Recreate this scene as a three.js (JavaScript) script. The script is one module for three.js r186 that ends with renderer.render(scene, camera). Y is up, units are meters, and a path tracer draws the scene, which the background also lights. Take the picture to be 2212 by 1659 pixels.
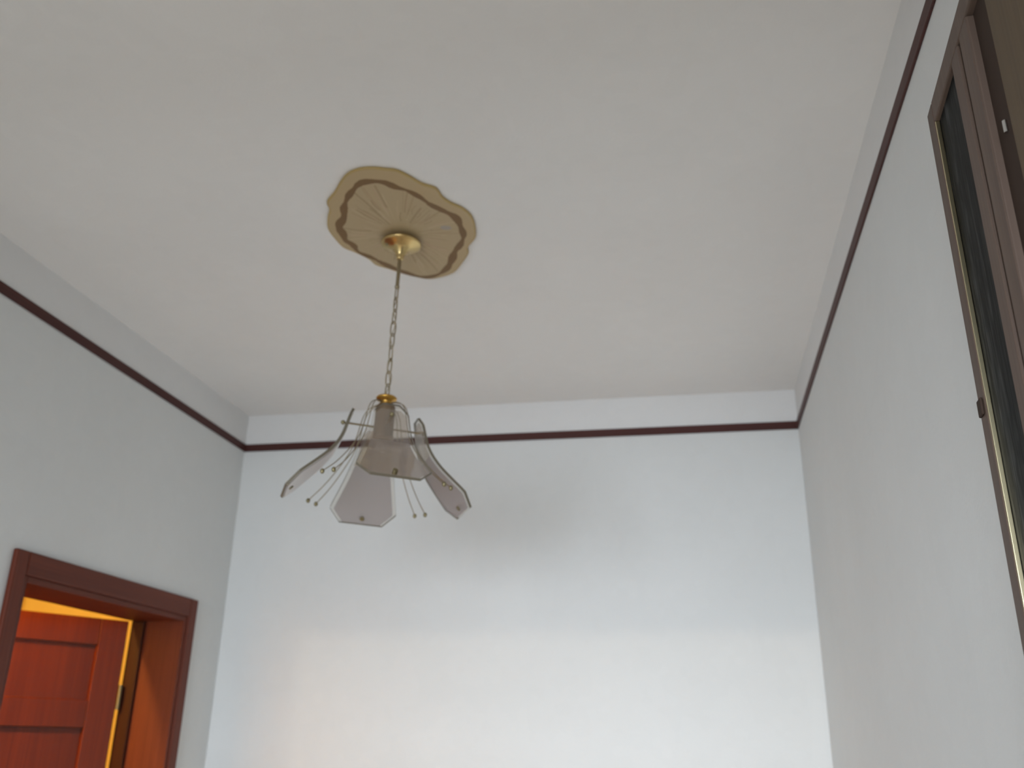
import * as THREE from 'three';
import { mergeGeometries } from 'three/addons/utils/BufferGeometryUtils.js';
import { RoundedBoxGeometry } from 'three/addons/geometries/RoundedBoxGeometry.js';
import { RectAreaLightUniformsLib } from 'three/addons/lights/RectAreaLightUniformsLib.js';

// ---------------------------------------------------------------- camera, sky, sun, exposure
const R = THREE.MathUtils.degToRad;
const scene = new THREE.Scene();
const camera = new THREE.PerspectiveCamera(45.30, 2212 / 1659, 0.05, 200);
camera.position.set(0, 1.62, 0);
camera.rotation.set(R(21.302), R(10.929), R(0.997), 'YXZ');
camera.focus = 1.35;
camera.userData.fStop = 4.5;

const renderer = new THREE.WebGLRenderer({ antialias: true });
renderer.toneMapping = THREE.LinearToneMapping;
renderer.toneMappingExposure = 0.77;
renderer.shadowMap.enabled = true;
renderer.shadowMap.type = THREE.PCFSoftShadowMap;

const SKY = [0.84, 0.94, 1.06], SKY_LEVEL = 1.2;
scene.background = new THREE.Color().setRGB(SKY[0] * SKY_LEVEL, SKY[1] * SKY_LEVEL, SKY[2] * SKY_LEVEL);   // plain bright sky

// low hazy sun, shining straight through the french window behind the camera onto the far wall
const sun = new THREE.DirectionalLight(new THREE.Color().setRGB(1, 0.80, 0.58), 0.30);
sun.position.set(-0.051 * 10 - 0.5, 1.4 + 0.040 * 10, 10);
sun.target.position.set(-0.5, 1.4, 0);
sun.castShadow = true; sun.shadow.radius = 2;
Object.assign(sun.shadow.camera, { left: -4, right: 4, top: 4, bottom: -4, near: 0.5, far: 30 });
sun.shadow.mapSize.set(2048, 2048);
scene.add(sun, sun.target);

// room, in metres
const XL = -1.985, XR = 0.4843, ZB = -3.782, ZF = 0.50, CEIL = 3.029, T = 0.20;
const BLOCK_Y = 2.21;                                    // lower edge of the unseen shutter added to dim the near ceiling
const WX0 = -1.90, WX1 = 0.30, WTOP = 2.55;           // french window opening in the front wall
const DZ0 = -2.487, DZ1 = -3.468, DTOP = 2.070;        // doorway in the left wall
const HX = -3.45, HZ0 = -0.4, HZ1 = -4.4, HCEIL = 2.80;

// daylight: area light added outside, standing in for sky through the window
RectAreaLightUniformsLib.init();
const LZ = 4.4, LX0 = -3.0, LX1 = 0.6, LY0 = 0.8, LY1 = 2.7;
const daylight = new THREE.RectAreaLight(new THREE.Color().setRGB(0.89, 0.97, 1.07), 26, LX1 - LX0, LY1 - LY0);
daylight.position.set((LX0 + LX1) / 2, (LY0 + LY1) / 2, LZ);
daylight.lookAt((LX0 + LX1) / 2, (LY0 + LY1) / 2, -3);
scene.add(daylight);

// ---------------------------------------------------------------- helpers
let seed = 7;
const rnd = () => { seed = (seed * 1664525 + 1013904223) >>> 0; return seed / 4294967296; };
const V = (x, y, z) => new THREE.Vector3(x, y, z);
const used = new Map();
function numbered(n) { const k = used.get(n) ?? 0; used.set(n, k + 1); return k ? `${n}_${String(k).padStart(3, '0')}` : n; }
function metresUV(g, k = 1) {                         // uv in metres by the dominant direction of each face
  const p = g.attributes.position, n = g.attributes.normal, uv = new Float32Array(p.count * 2);
  for (let i = 0; i < p.count; i++) {
    const ax = Math.abs(n.getX(i)), ay = Math.abs(n.getY(i)), az = Math.abs(n.getZ(i));
    const [a, b] = ax >= ay && ax >= az ? [p.getZ(i), p.getY(i)] : ay >= az ? [p.getX(i), p.getZ(i)] : [p.getX(i), p.getY(i)];
    uv[2 * i] = a * k; uv[2 * i + 1] = b * k;
  }
  g.setAttribute('uv', new THREE.BufferAttribute(uv, 2));
  return g;
}
function box(x0, x1, y0, y1, z0, z1, r = 0) {
  const w = Math.abs(x1 - x0), h = Math.abs(y1 - y0), d = Math.abs(z1 - z0);
  let g = r ? new RoundedBoxGeometry(w, h, d, 2, Math.min(r, w / 2.01, h / 2.01, d / 2.01)) : new THREE.BoxGeometry(w, h, d);
  if (g.index) g = g.toNonIndexed();
  g.translate((x0 + x1) / 2, (y0 + y1) / 2, (z0 + z1) / 2);
  return metresUV(g);
}
const plain = (g) => (g.index ? g.toNonIndexed() : g);
function mesh(name, geos, mat, parent) {
  const g = Array.isArray(geos) ? (geos.length > 1 ? mergeGeometries(geos.map(plain)) : geos[0]) : geos;
  const m = new THREE.Mesh(g, mat);
  m.name = parent && parent !== scene ? name : numbered(name);
  m.castShadow = m.receiveShadow = true;
  (parent ?? scene).add(m);
  return m;
}
function structure(o, label, category) { o.userData = { kind: 'structure', label, category }; return o; }
function thing(name, label, category, pos = [0, 0, 0], group) {
  const o = new THREE.Group(); o.name = numbered(name); o.position.set(...pos); scene.add(o);
  o.userData = { label, category }; if (group) o.userData.group = group;
  return o;
}
function lathe(pts, seg = 40) { return new THREE.LatheGeometry(pts.map(([r, y]) => new THREE.Vector2(r, y)), seg); }
function tube(points, r, seg = 40, rad = 8, closed = false) {
  return new THREE.TubeGeometry(new THREE.CatmullRomCurve3(points, closed, 'centripetal'), seg, r, rad, closed);
}

// tileable value noise
function noiseGrid(n, cx, cy) {
  const g = Array.from({ length: cx * cy }, rnd), s = (t) => t * t * (3 - 2 * t), out = new Float32Array(n * n);
  for (let y = 0; y < n; y++) for (let x = 0; x < n; x++) {
    const fx = x / n * cx, fy = y / n * cy, ix = Math.floor(fx), iy = Math.floor(fy), a = s(fx - ix), b = s(fy - iy);
    const q = (i, j) => g[((j + cy) % cy) * cx + ((i + cx) % cx)];
    out[y * n + x] = (q(ix, iy) * (1 - a) + q(ix + 1, iy) * a) * (1 - b) + (q(ix, iy + 1) * (1 - a) + q(ix + 1, iy + 1) * a) * b;
  }
  return out;
}
function layers(n, list) {
  const out = new Float32Array(n * n); let tot = 0;
  for (const [cx, cy, w] of list) { const a = noiseGrid(n, cx, cy); tot += w; for (let i = 0; i < out.length; i++) out[i] += a[i] * w; }
  for (let i = 0; i < out.length; i++) out[i] /= tot;
  return out;
}
function dataTex(n, f, color, rep) {
  const d = new Uint8Array(n * n * 4);
  for (let i = 0; i < n * n; i++) { const [r, g, b] = f(i); d[4 * i] = r; d[4 * i + 1] = g; d[4 * i + 2] = b; d[4 * i + 3] = 255; }
  const t = new THREE.DataTexture(d, n, n); t.wrapS = t.wrapT = THREE.RepeatWrapping; t.magFilter = THREE.LinearFilter; t.minFilter = THREE.LinearMipmapLinearFilter; t.generateMipmaps = true;
  if (color) t.colorSpace = THREE.SRGBColorSpace;
  t.repeat.set(...rep); t.needsUpdate = true; return t;
}
const mix = (a, b, t) => a.map((v, i) => v + (b[i] - v) * t);

// plaster: fine roller texture and slight mottling of the paint
const plasterH = layers(512, [[128, 128, 1], [256, 256, .7], [40, 40, .6]]);
const plasterM = layers(512, [[5, 5, 1], [13, 11, .7], [60, 60, .4]]);
const plasterBump = dataTex(512, (i) => { const v = plasterH[i] * 255; return [v, v, v]; }, false, [1.1, 1.1]);
function paint(rgb) {
  const map = dataTex(512, (i) => rgb.map((c) => c + (plasterM[i] - .5) * 7), true, [.45, .45]);
  return new THREE.MeshStandardMaterial({ map, roughness: .93, bumpMap: plasterBump, bumpScale: .0005 });
}
function wood(c0, c1, rough, coat = 0, along = 'v') {
  const g = along === 'v' ? layers(512, [[70, 3, 1], [160, 6, .8], [18, 2, .9]]) : layers(512, [[3, 70, 1], [6, 160, .8], [2, 18, .9]]);
  const map = dataTex(512, (i) => mix(c0, c1, g[i]), true, along === 'v' ? [2.2, .9] : [.9, 2.2]);
  const bump = dataTex(512, (i) => { const v = g[i] * 255; return [v, v, v]; }, false, along === 'v' ? [2.2, .9] : [.9, 2.2]);
  return new THREE.MeshPhysicalMaterial({ map, bumpMap: bump, bumpScale: .0003, roughness: rough, specularIntensity: .55, clearcoat: coat, clearcoatRoughness: .18 });
}
const M = {
  ceiling: paint([240, 238, 235]),
  band: paint([230, 229, 227]),
  wall: paint([222, 223, 221]),
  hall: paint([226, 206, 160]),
  rail: wood([62, 32, 30], [86, 48, 42], .5, 0, 'h'),
  floor: paint([216, 202, 186]),
  casing: wood([88, 38, 22], [114, 54, 34], .5, 0),
  casingH: wood([88, 38, 22], [114, 54, 34], .5, 0, 'h'),
  stop: wood([50, 20, 10], [66, 28, 16], .5, 0),
  leaf: wood([94, 34, 9], [126, 50, 15], .3, .5),
  leafFrame: wood([88, 73, 64], [106, 89, 78], .55, 0),
  leafPanel: wood([84, 70, 52], [104, 86, 64], .55, 0),
  brass: new THREE.MeshStandardMaterial({ color: new THREE.Color().setRGB(.66, .49, .22), metalness: 1, roughness: .26 }),
  gold: new THREE.MeshStandardMaterial({ color: new THREE.Color().setRGB(.54, .31, .07), metalness: 1, roughness: .34 }),
  oldBrass: new THREE.MeshStandardMaterial({ color: new THREE.Color().setRGB(.26, .22, .12), metalness: .8, roughness: .4 }),
  chain: new THREE.MeshStandardMaterial({ color: new THREE.Color().setRGB(.34, .28, .18), metalness: .8, roughness: .38 }),
  cord: new THREE.MeshStandardMaterial({ color: new THREE.Color().setRGB(.38, .31, .2), roughness: .7 }),
  bead: new THREE.MeshStandardMaterial({ color: new THREE.Color().setRGB(.62, .54, .34), roughness: .3, metalness: 1 }),
  socket: new THREE.MeshStandardMaterial({ color: new THREE.Color().setRGB(.16, .10, .045), roughness: .4, metalness: .3 }),
  steel: new THREE.MeshStandardMaterial({ color: new THREE.Color().setRGB(.7, .7, .7), metalness: 1, roughness: .2 }),
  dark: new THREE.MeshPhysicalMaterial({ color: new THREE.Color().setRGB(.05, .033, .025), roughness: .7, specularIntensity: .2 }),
  frosted: new THREE.MeshPhysicalMaterial({ color: new THREE.Color().setRGB(.70, .66, .65), transmission: .82, roughness: .42, thickness: 0, ior: 1.5 }),
  satin: new THREE.MeshPhysicalMaterial({ color: new THREE.Color().setRGB(.86, .82, .78), transmission: .92, roughness: .16, thickness: 0, ior: 1.5 }),
  edge: new THREE.MeshPhysicalMaterial({ color: new THREE.Color().setRGB(.17, .145, .10), transmission: .3, roughness: .45, thickness: 0, ior: 1.5 }),
  clear: new THREE.MeshPhysicalMaterial({ color: new THREE.Color().setRGB(.95, .94, .92), transmission: 1, roughness: .04, thickness: 0, ior: 1.5 }),
  bulb: new THREE.MeshPhysicalMaterial({ color: new THREE.Color().setRGB(.95, .95, .93), transmission: .9, roughness: .1, thickness: 0 }),
  stone: new THREE.MeshStandardMaterial({ color: new THREE.Color().setRGB(.42, .4, .36), roughness: .9 }),
};
{ // dark textured glass: vertical streaks and cloudy spots
  const n = layers(512, [[30, 4, 1], [90, 14, .7], [40, 30, .6]]);
  M.smoked = new THREE.MeshPhysicalMaterial({
    map: dataTex(512, (i) => { const v = Math.max(0, (n[i] - .45)) * 130; return [16 + v, 17 + v, 16 + v]; }, true, [3, 1.6]),
    bumpMap: dataTex(512, (i) => { const v = n[i] * 255; return [v, v, v]; }, false, [3, 1.6]), bumpScale: .0008, roughness: .5, specularIntensity: .15,
  });
}

// ---------------------------------------------------------------- the room
const RAIL = 2.87;                                    // the wall above the rail has the ceiling's paint
structure(mesh('floor', box(XL - T, XR + T, -.1, 0, ZB - T, ZF + T), M.floor), 'pale speckled floor of the room', 'floor');
structure(mesh('ceiling', box(XL - T, XR + T, CEIL, CEIL + .15, ZB - T, ZF + T), M.ceiling), 'plain white ceiling around the hanging lamp', 'ceiling');
structure(mesh('wall_back', box(XL - T, XR + T, 0, RAIL, ZB - T, ZB), M.wall), 'white far wall behind the hanging lamp', 'wall');
structure(mesh('wall_right', box(XR, XR + T, 0, RAIL, ZB, ZF + T), M.wall), 'white wall on the right behind the open door leaf', 'wall');
structure(mesh('wall_left', [
  box(XL - T, XL, 0, RAIL, DZ0, ZF + T), box(XL - T, XL, 0, RAIL, ZB, DZ1), box(XL - T, XL, DTOP, RAIL, DZ1, DZ0),
], M.wall), 'white wall on the left with the brown doorway', 'wall');
structure(mesh('wall_front', [
  box(XL, WX0, 0, CEIL, ZF, ZF + T), box(WX1, XR, 0, CEIL, ZF, ZF + T), box(WX0, WX1, WTOP, CEIL, ZF, ZF + T),
], M.wall), 'white wall behind the viewer with the tall window opening', 'wall');

structure(mesh('wall_upper_back', box(XL - T, XR + T, RAIL, CEIL, ZB - T, ZB), M.band), 'white band of far wall between rail and ceiling', 'wall');
structure(mesh('wall_upper_left', box(XL - T, XL, RAIL, CEIL, ZB, ZF + T), M.band), 'white band of left wall between rail and ceiling', 'wall');
structure(mesh('wall_upper_right', box(XR, XR + T, RAIL, CEIL, ZB, ZF + T), M.band), 'white band of right wall between rail and ceiling', 'wall');

// dark picture rail below the ceiling
const RY0 = 2.853, RY1 = 2.888, RP = .006;
structure(mesh('trim_1', box(XL, XR, RY0, RY1, ZB, ZB + RP, .002), M.rail), 'dark brown rail along the far wall', 'rail');
structure(mesh('trim_2', box(XL, XL + RP, RY0, RY1, ZB, ZF, .002), M.rail), 'dark brown rail along the left wall above the door', 'rail');
structure(mesh('trim_3', box(XR - RP, XR, RY0, RY1, ZB, ZF, .002), M.rail), 'dark brown rail along the right wall', 'rail');

// hall behind the doorway
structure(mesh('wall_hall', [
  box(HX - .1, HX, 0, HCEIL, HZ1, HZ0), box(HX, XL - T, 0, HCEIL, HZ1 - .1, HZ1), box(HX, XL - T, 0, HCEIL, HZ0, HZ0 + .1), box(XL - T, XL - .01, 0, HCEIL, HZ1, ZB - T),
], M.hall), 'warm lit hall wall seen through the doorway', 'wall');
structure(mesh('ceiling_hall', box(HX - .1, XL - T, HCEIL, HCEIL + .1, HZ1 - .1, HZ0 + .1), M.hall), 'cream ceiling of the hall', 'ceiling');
structure(mesh('floor_hall', box(HX - .1, XL - T, -.1, 0, HZ1 - .1, HZ0 + .1), M.floor), 'pale speckled floor of the hall', 'floor');
{
  const o = thing('hall_ceiling_lamp', 'small round lamp hanging from the hall ceiling', 'lamp', [-2.47, HCEIL, -1.95]);
  mesh('ceiling_cup', lathe([[0, 0], [.06, 0], [.055, -.02], [.012, -.035], [.012, -.09], [0, -.09]], 24), M.brass, o);
  const glow = new THREE.MeshStandardMaterial({ color: 0xfff0d0, emissive: new THREE.Color().setRGB(1, .62, .22), emissiveIntensity: 6 });
  const b = mesh('bulb', new THREE.SphereGeometry(.05, 24, 16), glow, o); b.position.y = -.135;
  const l = new THREE.PointLight(new THREE.Color().setRGB(1, .63, .14), 10); l.position.set(0, -.135, 0); l.castShadow = true; l.shadow.radius = 2.4;
  o.add(l);
}

// doorway: casing, lining and the leaf standing ajar in the hall
{
  const d = new THREE.Group(); d.name = numbered('door_1'); scene.add(d);
  structure(d, 'red brown wooden door standing ajar in its casing', 'door');
  const cw = .056, p = .018;
  mesh('casing_side', box(XL, XL + p, 0, 2.141, DZ0, DZ0 + cw, .005), M.casing, d);
  mesh('casing_side', box(XL, XL + p, 0, 2.141, DZ1 - cw, DZ1, .005), M.casing, d);
  mesh('casing_head', box(XL, XL + p, DTOP, 2.141, DZ1, DZ0, .005), M.casingH, d);
  for (const z of [DZ0, DZ1]) {
    const s = z === DZ0 ? -1 : 1;
    mesh('jamb_lining', box(XL - T - .012, XL + .010, 0, DTOP, z, z + s * .02, .002), M.casing, d);
    mesh('door_stop', box(XL - T - .01, XL - T + .045, 0, DTOP - .02, z + s * .02, z + s * .036, .003), M.stop, d);
    mesh('casing_side', box(XL - T - p, XL - T, 0, DTOP + cw, z, z - s * cw, .004), M.casing, d);
  }
  mesh('head_lining', box(XL - T - .012, XL + .010, DTOP - .02, DTOP, DZ1 + .02, DZ0 - .02, .002), M.casingH, d);
  mesh('casing_head', box(XL - T - p, XL - T, DTOP, DTOP + cw, DZ1, DZ0, .004), M.casingH, d);
  const leaf = new THREE.Group(); leaf.name = 'door_leaf'; d.add(leaf);
  leaf.position.set(XL - T - .025, .01, DZ1 + .046); leaf.rotation.y = R(-32);
  const w = .88, h = 2.036, t = .022, st = .11;                      // leaf runs along its own +z from the hinge
  const part = (n, g, m) => mesh(n, g, m, leaf);
  part('stile', box(-t, t, 0, h, 0, st, .004), M.leaf); part('stile', box(-t, t, 0, h, w - st, w, .004), M.leaf);
  for (const [a, b] of [[0, .2], [.78, .93], [h - .30 - .10, h - .30], [h - .10, h]]) part('rail', box(-t, t, a, b, st, w - st, .004), M.leaf);
  for (const [a, b] of [[.2, .78], [.93, h - .40], [h - .30, h - .10]]) part('door_panel', box(-t * .45, t * .45, a - .005, b + .005, st - .005, w - st + .005), M.leaf);
  const hd = part('handle', [tube([V(t, 1.02, w - .06), V(t + .045, 1.02, w - .06), V(t + .05, 1.02, w - .09), V(t + .05, 1.02, w - .18)], .008, 24, 8).toNonIndexed(), box(t, t + .006, .93, 1.12, w - .08, w - .04, .002)], M.brass);
  for (const y of [.25, 1.75]) { const g = new THREE.CylinderGeometry(.008, .008, .09, 12); g.translate(t + .002, y, -.006); part('hinge', g, M.oldBrass); }
}

// ---------------------------------------------------------------- door leaf swung open along the right wall
{
  const o = thing('window_door_leaf', 'tall brown door leaf with dark glass, swung open along the right wall', 'door leaf', [.424, .02, -1.274]);
  o.rotation.y = R(-3.3);                                            // own +z runs from the free edge to the hinge at the window
  const H = 2.516, L = 1.76, t = .022, fr = .034, z1 = .165, z2 = .203, z3 = .216, z4 = .258;
  const X = [-t, t];
  const frame = (n, y0, y1, a, b) => mesh(n, box(...X, y0, y1, a, b, .003), M.leafFrame, o);
  frame('stile', 0, H, 0, fr);
  frame('stile', fr, H - .036, z1, z2); frame('stile', fr, H - .036, z3, z4); frame('stile', 0, H, L - .06, L);
  frame('top_rail', H - .036, H, fr, L - .06); frame('bottom_rail', 0, fr, fr, L - .06);
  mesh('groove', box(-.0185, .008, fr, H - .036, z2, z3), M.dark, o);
  mesh('glass_pane', box(-.0145, -.004, fr, H - .036, fr, z1), M.smoked, o);
  mesh('recess_shade', box(-.012, .012, fr, H - .036, z4, z4 + .05), M.dark, o);  // dark strip painted in for the shade inside the panel recess
  mesh('wood_panel', box(-.013, .012, fr, H - .036, z4 + .05, L - .06, .002), M.leafPanel, o);
  mesh('glazing_bead', box(-t + .001, -.0145, fr, H - .036, fr, fr + .003, .001), M.bead, o);
    mesh('catch', box(-t - .004, -t, 2.05 - .02 - .012, 2.05 - .02 + .012, .006, .026, .002), M.dark, o);
  const g = new THREE.CylinderGeometry(.003, .003, .016, 12); g.translate(-.014, H - .235, z4 + .035); mesh('pin', g, M.steel, o);
  for (const y of [.3, 1.25, 2.2]) { const h = new THREE.CylinderGeometry(.009, .009, .1, 12); h.translate(t, y, L + .004); mesh('hinge', h, M.steel, o); }
}
{ // frame of the french window behind the viewer
  const w = new THREE.Group(); w.name = 'window_1'; scene.add(w); structure(w, 'brown frame of the tall window behind the viewer', 'window');
  mesh('frame_side', box(WX0, WX0 + .05, 0, WTOP, ZF + .06, ZF + .12, .004), M.leafFrame, w);
  mesh('frame_side', box(WX1 - .03, WX1, 0, WTOP, ZF + .06, ZF + .12, .004), M.leafFrame, w);
  mesh('frame_head', box(WX0 + .05, WX1 - .03, WTOP - .05, WTOP, ZF + .06, ZF + .12, .004), M.leafFrame, w);
  const sl = []; for (let y = BLOCK_Y; y < WTOP; y += .05) sl.push(box(WX0, WX1, y, Math.min(y + .049, WTOP), ZF + .145, ZF + .157, .004));
  structure(mesh('added_shutter', sl, M.leafFrame), 'unseen shutter added over the window top to dim the near ceiling', 'shutter');  // unseen slats, put here to keep daylight off the near ceiling
  structure(mesh('floor_outside', box(-5, 2, -.2, -.02, ZF + T, 4.6), M.stone), 'unseen stone floor outside the window', 'floor');  // unseen ground beneath the added slab
  structure(mesh('added_overhang', box(-5, 2, 2.95, 3.1, ZF + T, 4.6), M.stone), 'unseen slab added outside the window to block the high sky', 'ceiling');  // unseen overhang, added so that only low daylight enters the room
}

// ---------------------------------------------------------------- ceiling plate shaped like an agate slice
const C0 = V(-.791, CEIL, -2.310);
const OUT = [[-.177, .15], [-.155, .194], [-.149, .228], [-.11, .273], [-.075, .319], [-.042, .353], [-.002, .369], [.036, .367], [.062, .358], [.092, .346], [.118, .313], [.142, .275], [.173, .247], [.18, .204], [.194, .173], [.221, .139], [.237, .094], [.232, .016], [.22, -.028], [.186, -.08], [.18, -.112], [.144, -.174], [.105, -.227], [.061, -.25], [.012, -.257], [-.026, -.236], [-.062, -.207], [-.095, -.172], [-.128, -.14], [-.138, -.101], [-.167, -.052], [-.19, -.021], [-.198, .033], [-.198, .09]];
const INN = [[-.159, .103], [-.126, .152], [-.11, .196], [-.083, .242], [-.055, .277], [-.019, .308], [.012, .311], [.043, .3], [.067, .273], [.093, .253], [.116, .219], [.137, .175], [.163, .139], [.189, .102], [.193, .052], [.189, -.007], [.167, -.056], [.141, -.095], [.115, -.152], [.082, -.205], [.042, -.235], [.005, -.241], [-.035, -.217], [-.066, -.182], [-.098, -.136], [-.124, -.092], [-.154, -.049], [-.156, -.005], [-.168, .023], [-.163, .059]];
const curve = (p) => new THREE.CatmullRomCurve3(p.map(([x, z]) => V(x, z, 0)), true, 'centripetal');
{
  const n = 1024, S = .7, cv = document.createElement('canvas'); cv.width = cv.height = n;
  const c = cv.getContext('2d'), px = (x, z) => [(x / S + .5) * n, (.5 - (z - .055) / S) * n];
  c.fillStyle = '#b9a177'; c.fillRect(0, 0, n, n);
  const path = (pts) => { c.beginPath(); pts.forEach((p, i) => { const [x, y] = px(p.x, p.y); i ? c.lineTo(x, y) : c.moveTo(x, y); }); c.closePath(); };
  const outer = curve(OUT).getSpacedPoints(240), inner = curve(INN).getSpacedPoints(300);
  // paler band of layers just inside the edge
  c.lineWidth = 14; c.strokeStyle = '#b49a62'; path(outer); c.stroke();
  path(inner); c.fillStyle = '#b5a07a'; c.fill();
  const ctr = V(.01, .03, 0);
  for (let i = 0; i < 150; i++) {                                     // crystal veins running from the heart of the stone to the band
    const p = inner[Math.floor(rnd() * 300)], a = .25 + rnd() * .35, b = a + .15 + rnd() * .4;
    const A = px(ctr.x + (p.x - ctr.x) * a, ctr.y + (p.y - ctr.y) * a), B = px(ctr.x + (p.x - ctr.x) * Math.min(b, .97), ctr.y + (p.y - ctr.y) * Math.min(b, .97));
    c.globalAlpha = .25 + rnd() * .35; c.strokeStyle = ['#97805a', '#c6b28c', '#a58c66', '#bfa283'][i % 4]; c.lineWidth = 2 + rnd() * 7;
    c.beginPath(); c.moveTo(...A); c.quadraticCurveTo((A[0] + B[0]) / 2 + (rnd() - .5) * 30, (A[1] + B[1]) / 2 + (rnd() - .5) * 30, ...B); c.stroke();
  }
  c.globalAlpha = 1; c.lineJoin = 'round';
  const seg = inner.length;
  for (let i = 0; i < seg; i++) {                                     // dark uneven band
    const A = px(inner[i].x, inner[i].y), q = inner[(i + 1) % seg], B = px(q.x, q.y);
    c.strokeStyle = '#775728'; c.lineCap = 'round'; c.lineWidth = 24 + 7 * Math.sin(i * .37) + 5 * Math.sin(i * .11 + 1) + 5 * rnd();
    c.beginPath(); c.moveTo(...A); c.lineTo(...B); c.stroke();
  }
  c.fillStyle = '#a39a90'; c.globalAlpha = .85; c.beginPath(); const s = px(.149, .047); c.ellipse(s[0], s[1], 24, 17, .3, 0, 7); c.fill(); c.globalAlpha = 1;
  const map = new THREE.CanvasTexture(cv); map.colorSpace = THREE.SRGBColorSpace;
  const shape = new THREE.Shape(outer.map((p) => new THREE.Vector2(p.x, p.y)));
  const g = new THREE.ExtrudeGeometry(shape, { depth: .004, bevelEnabled: true, bevelSize: .003, bevelThickness: .002, bevelSegments: 2, bevelOffset: -.003 });
  const p = g.attributes.position, uv = g.attributes.uv;
  for (let i = 0; i < p.count; i++) uv.setXY(i, p.getX(i) / S + .5, (p.getY(i) - .055) / S + .5);
  g.rotateX(Math.PI / 2); g.translate(0, -.002, 0);                   // x stays, shape y becomes world z, depth hangs down
  map.flipY = true;
  const o = mesh('ceiling_rose', g, new THREE.MeshStandardMaterial({ map, roughness: .5 }));
  o.position.copy(C0); o.userData = { label: 'beige agate shaped ceiling plate with brown ring above the lamp', category: 'ceiling rose' };
}

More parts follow.
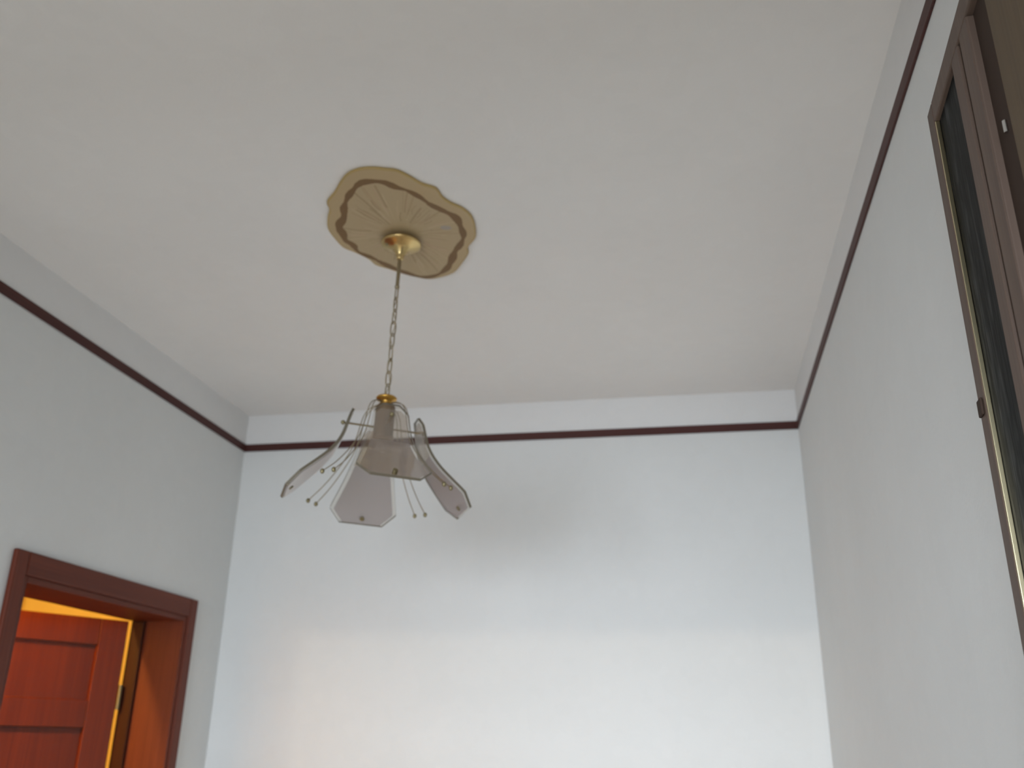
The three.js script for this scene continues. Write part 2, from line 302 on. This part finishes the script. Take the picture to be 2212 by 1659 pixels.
// ---------------------------------------------------------------- hanging lamp
{
  const lamp = thing('pendant_lamp', 'hanging lamp with four curved frosted glass petals on a brass chain', 'lamp', [C0.x, C0.y - .008, C0.z]);
  lamp.rotation.order = 'ZXY'; lamp.rotation.set(R(-1.49), 0, R(-.86));
  mesh('ceiling_cup', lathe([[0, 0], [.034, 0], [.034, -.012], [.058, -.013], [.060, -.016], [.058, -.020], [.050, -.023], [.034, -.029], [.022, -.036], [.014, -.050], [.011, -.056], [.011, -.066], [.007, -.070], [0, -.070]], 56), M.brass, lamp);
  { const g = new THREE.SphereGeometry(.006, 12, 8); g.translate(-.036, -.024, .02); mesh('screw', g, M.oldBrass, lamp); }
  mesh('stem', lathe([[0, -.06], [.0055, -.06], [.0055, -.155], [.007, -.158], [.007, -.164], [0, -.167]], 20), M.chain, lamp);
  // chain: links turned a little unevenly about the axis
  const y0 = -.160, y1 = -.512, N = 9, pitch = (y0 - y1) / N, lh = pitch / 2 + .0038, lw = .0078;
  for (let i = 0; i < N; i++) {
    const pts = []; for (let k = 0; k < 20; k++) { const a = k / 20 * Math.PI * 2, cx = Math.cos(a), sy = Math.sin(a); pts.push(V(lw * Math.sign(cx) * Math.abs(cx) ** .8, Math.sign(sy) * lh * Math.abs(sy) ** .75, 0)); }
    const g = tube(pts, .0019, 40, 8, true), m = mesh('chain_link', g, M.chain, lamp);
    m.position.y = y0 - (i + .5) * pitch; m.rotation.y = R((i % 2 ? 62 : -28) + (rnd() - .5) * 40); m.rotation.z = (rnd() - .5) * .05;
  }
  { const pts = []; for (let i = 0; i <= 36; i++) { const s = i / 36; pts.push(V(.0045 * Math.sin(s * 24), y0 + (y1 - y0) * s, .0045 * Math.cos(s * 24))); } mesh('cord', tube(pts, .0014, 160, 6), M.cord, lamp); }

  // shade, hanging from the last link
  const sh = new THREE.Group(); sh.name = 'shade'; sh.position.set(0, -.5155, 0); sh.rotation.set(R(-1.1), 0, R(.25)); lamp.add(sh);
  mesh('cap', lathe([[0, .010], [.006, .010], [.010, .006], [.026, .006], [.029, .003], [.028, -.002], [.018, -.006], [.015, -.012], [.019, -.015], [.017, -.018], [0, -.018]], 40), M.gold, sh);
  mesh('socket', lathe([[0, -.018], [.022, -.018], [.027, -.024], [.027, -.108], [.029, -.110], [.029, -.117], [.02, -.119], [0, -.119]], 36), M.socket, sh);
  mesh('bulb', lathe([[.0, -.119], [.013, -.119], [.014, -.13], [.022, -.15], [.024, -.165], [.019, -.183], [.009, -.191], [0, -.192]], 28), M.bulb, sh);

  // petal: flat across, bent along; both faces and all edges
  const prof = new THREE.CatmullRomCurve3([[.090, -.050], [.099, -.075], [.106, -.102], [.114, -.133], [.128, -.165], [.150, -.197], [.180, -.230], [.210, -.261], [.243, -.297]].map(([r, y]) => V(r, y, 0)), false, 'centripetal');
  const widthAt = (s) => {                                            // half width along the bend
    const k = [[0, .022], [.10, .047], [.3, .054], [.55, .072], [.80, .092], [.86, .096], [1, .062]];
    for (let i = 1; i < k.length; i++) if (s <= k[i][0]) { const t = (s - k[i - 1][0]) / (k[i][0] - k[i - 1][0]); return k[i - 1][1] + (k[i][1] - k[i - 1][1]) * t; }
    return k[k.length - 1][1];
  };
  function sheet(s0, s1, inset, th, off, NS = 44, NU = 6, faces = true, edges = true) {          // slab following the bend between s0 and s1
    const pos = [], idx = [], grid = [];
    for (let i = 0; i <= NS; i++) {
      const s = s0 + (s1 - s0) * i / NS, p = prof.getPointAt(s), q = prof.getTangentAt(s), nx = -q.y, ny = q.x, w = Math.max(.004, widthAt(s) - inset);
      for (let j = 0; j <= NU; j++) for (const e of [-1, 1]) { const d = off + e * th / 2; grid.push([p.x + nx * d, p.y + ny * d, (j / NU * 2 - 1) * w]); }
    }
    const at = (i, j, e) => (i * (NU + 1) + j) * 2 + e;
    grid.forEach((g) => pos.push(g[2], g[1], g[0]));                 // lateral along x, radial along z
    const quad = (a, b, c, d) => idx.push(a, b, c, a, c, d);
    if (faces) for (let i = 0; i < NS; i++) for (let j = 0; j < NU; j++) { quad(at(i, j, 0), at(i, j + 1, 0), at(i + 1, j + 1, 0), at(i + 1, j, 0)); quad(at(i, j, 1), at(i + 1, j, 1), at(i + 1, j + 1, 1), at(i, j + 1, 1)); }
    if (edges) for (let i = 0; i < NS; i++) { quad(at(i, 0, 0), at(i + 1, 0, 0), at(i + 1, 0, 1), at(i, 0, 1)); quad(at(i, NU, 0), at(i, NU, 1), at(i + 1, NU, 1), at(i + 1, NU, 0)); }
    if (edges) for (let j = 0; j < NU; j++) { quad(at(0, j, 0), at(0, j, 1), at(0, j + 1, 1), at(0, j + 1, 0)); quad(at(NS, j, 0), at(NS, j + 1, 0), at(NS, j + 1, 1), at(NS, j, 1)); }
    let g = new THREE.BufferGeometry(); g.setAttribute('position', new THREE.Float32BufferAttribute(pos, 3)); g.setIndex(idx); g = g.toNonIndexed(); g.computeVertexNormals(); return g;
  }
  const petalG = sheet(0, 1, 0, .0075, 0, 44, 6, true, false), edgeG = sheet(0, 1, 0, .0075, 0, 44, 6, false, true), frostG = sheet(.40, .985, .011, .0012, -.0046), satinG = sheet(.05, .40, .008, .0012, -.0046, 20);
  const stemG = tube([[.010, -.014], [.030, -.014], [.052, -.022], [.066, -.038], [.074, -.062], [.083, -.100], [.097, -.140], [.128, -.186], [.172, -.236], [.214, -.272]].map(([r, y]) => V(0, y, r)), .0013, 60, 6);
  const tipG = new THREE.SphereGeometry(.0055, 14, 10); tipG.scale(1, 1.25, 1); tipG.translate(0, -.275, .217);
  const studG = new THREE.CylinderGeometry(.0065, .0065, .016, 14), armG = tube([V(0, -.086, .020), V(0, -.086, .112)], .0028, 4, 8);
  const nutG = new THREE.SphereGeometry(.0062, 12, 8); nutG.translate(0, -.086, .112);
  const sp = prof.getPointAt(.93), sq = prof.getTangentAt(.93);
  for (let k = 0; k < 4; k++) {
    const az = R(29.1) - k * Math.PI / 2;
    const pt = mesh('glass_petal', petalG, M.clear, sh); pt.rotation.y = az;
    mesh('glass_edge', edgeG, M.edge, pt); mesh('frosted_face', frostG, M.frosted, pt); mesh('satin_face', satinG, M.satin, pt);
    const st = mesh('stud', studG, M.oldBrass, pt); st.position.set(0, sp.y, sp.x); st.quaternion.setFromUnitVectors(V(0, 1, 0), V(0, sq.x, -sq.y).normalize());
    const arm = mesh('petal_arm', armG, M.chain, sh); arm.rotation.y = az; mesh('nut', nutG, M.oldBrass, arm);
    for (const d of [-4.6, 4.6]) { const r = mesh('wire_stem', stemG, M.chain, sh); r.rotation.y = az + Math.PI / 4 + R(d); mesh('bead_tip', tipG, M.oldBrass, r); }
  }
}

renderer.render(scene, camera);
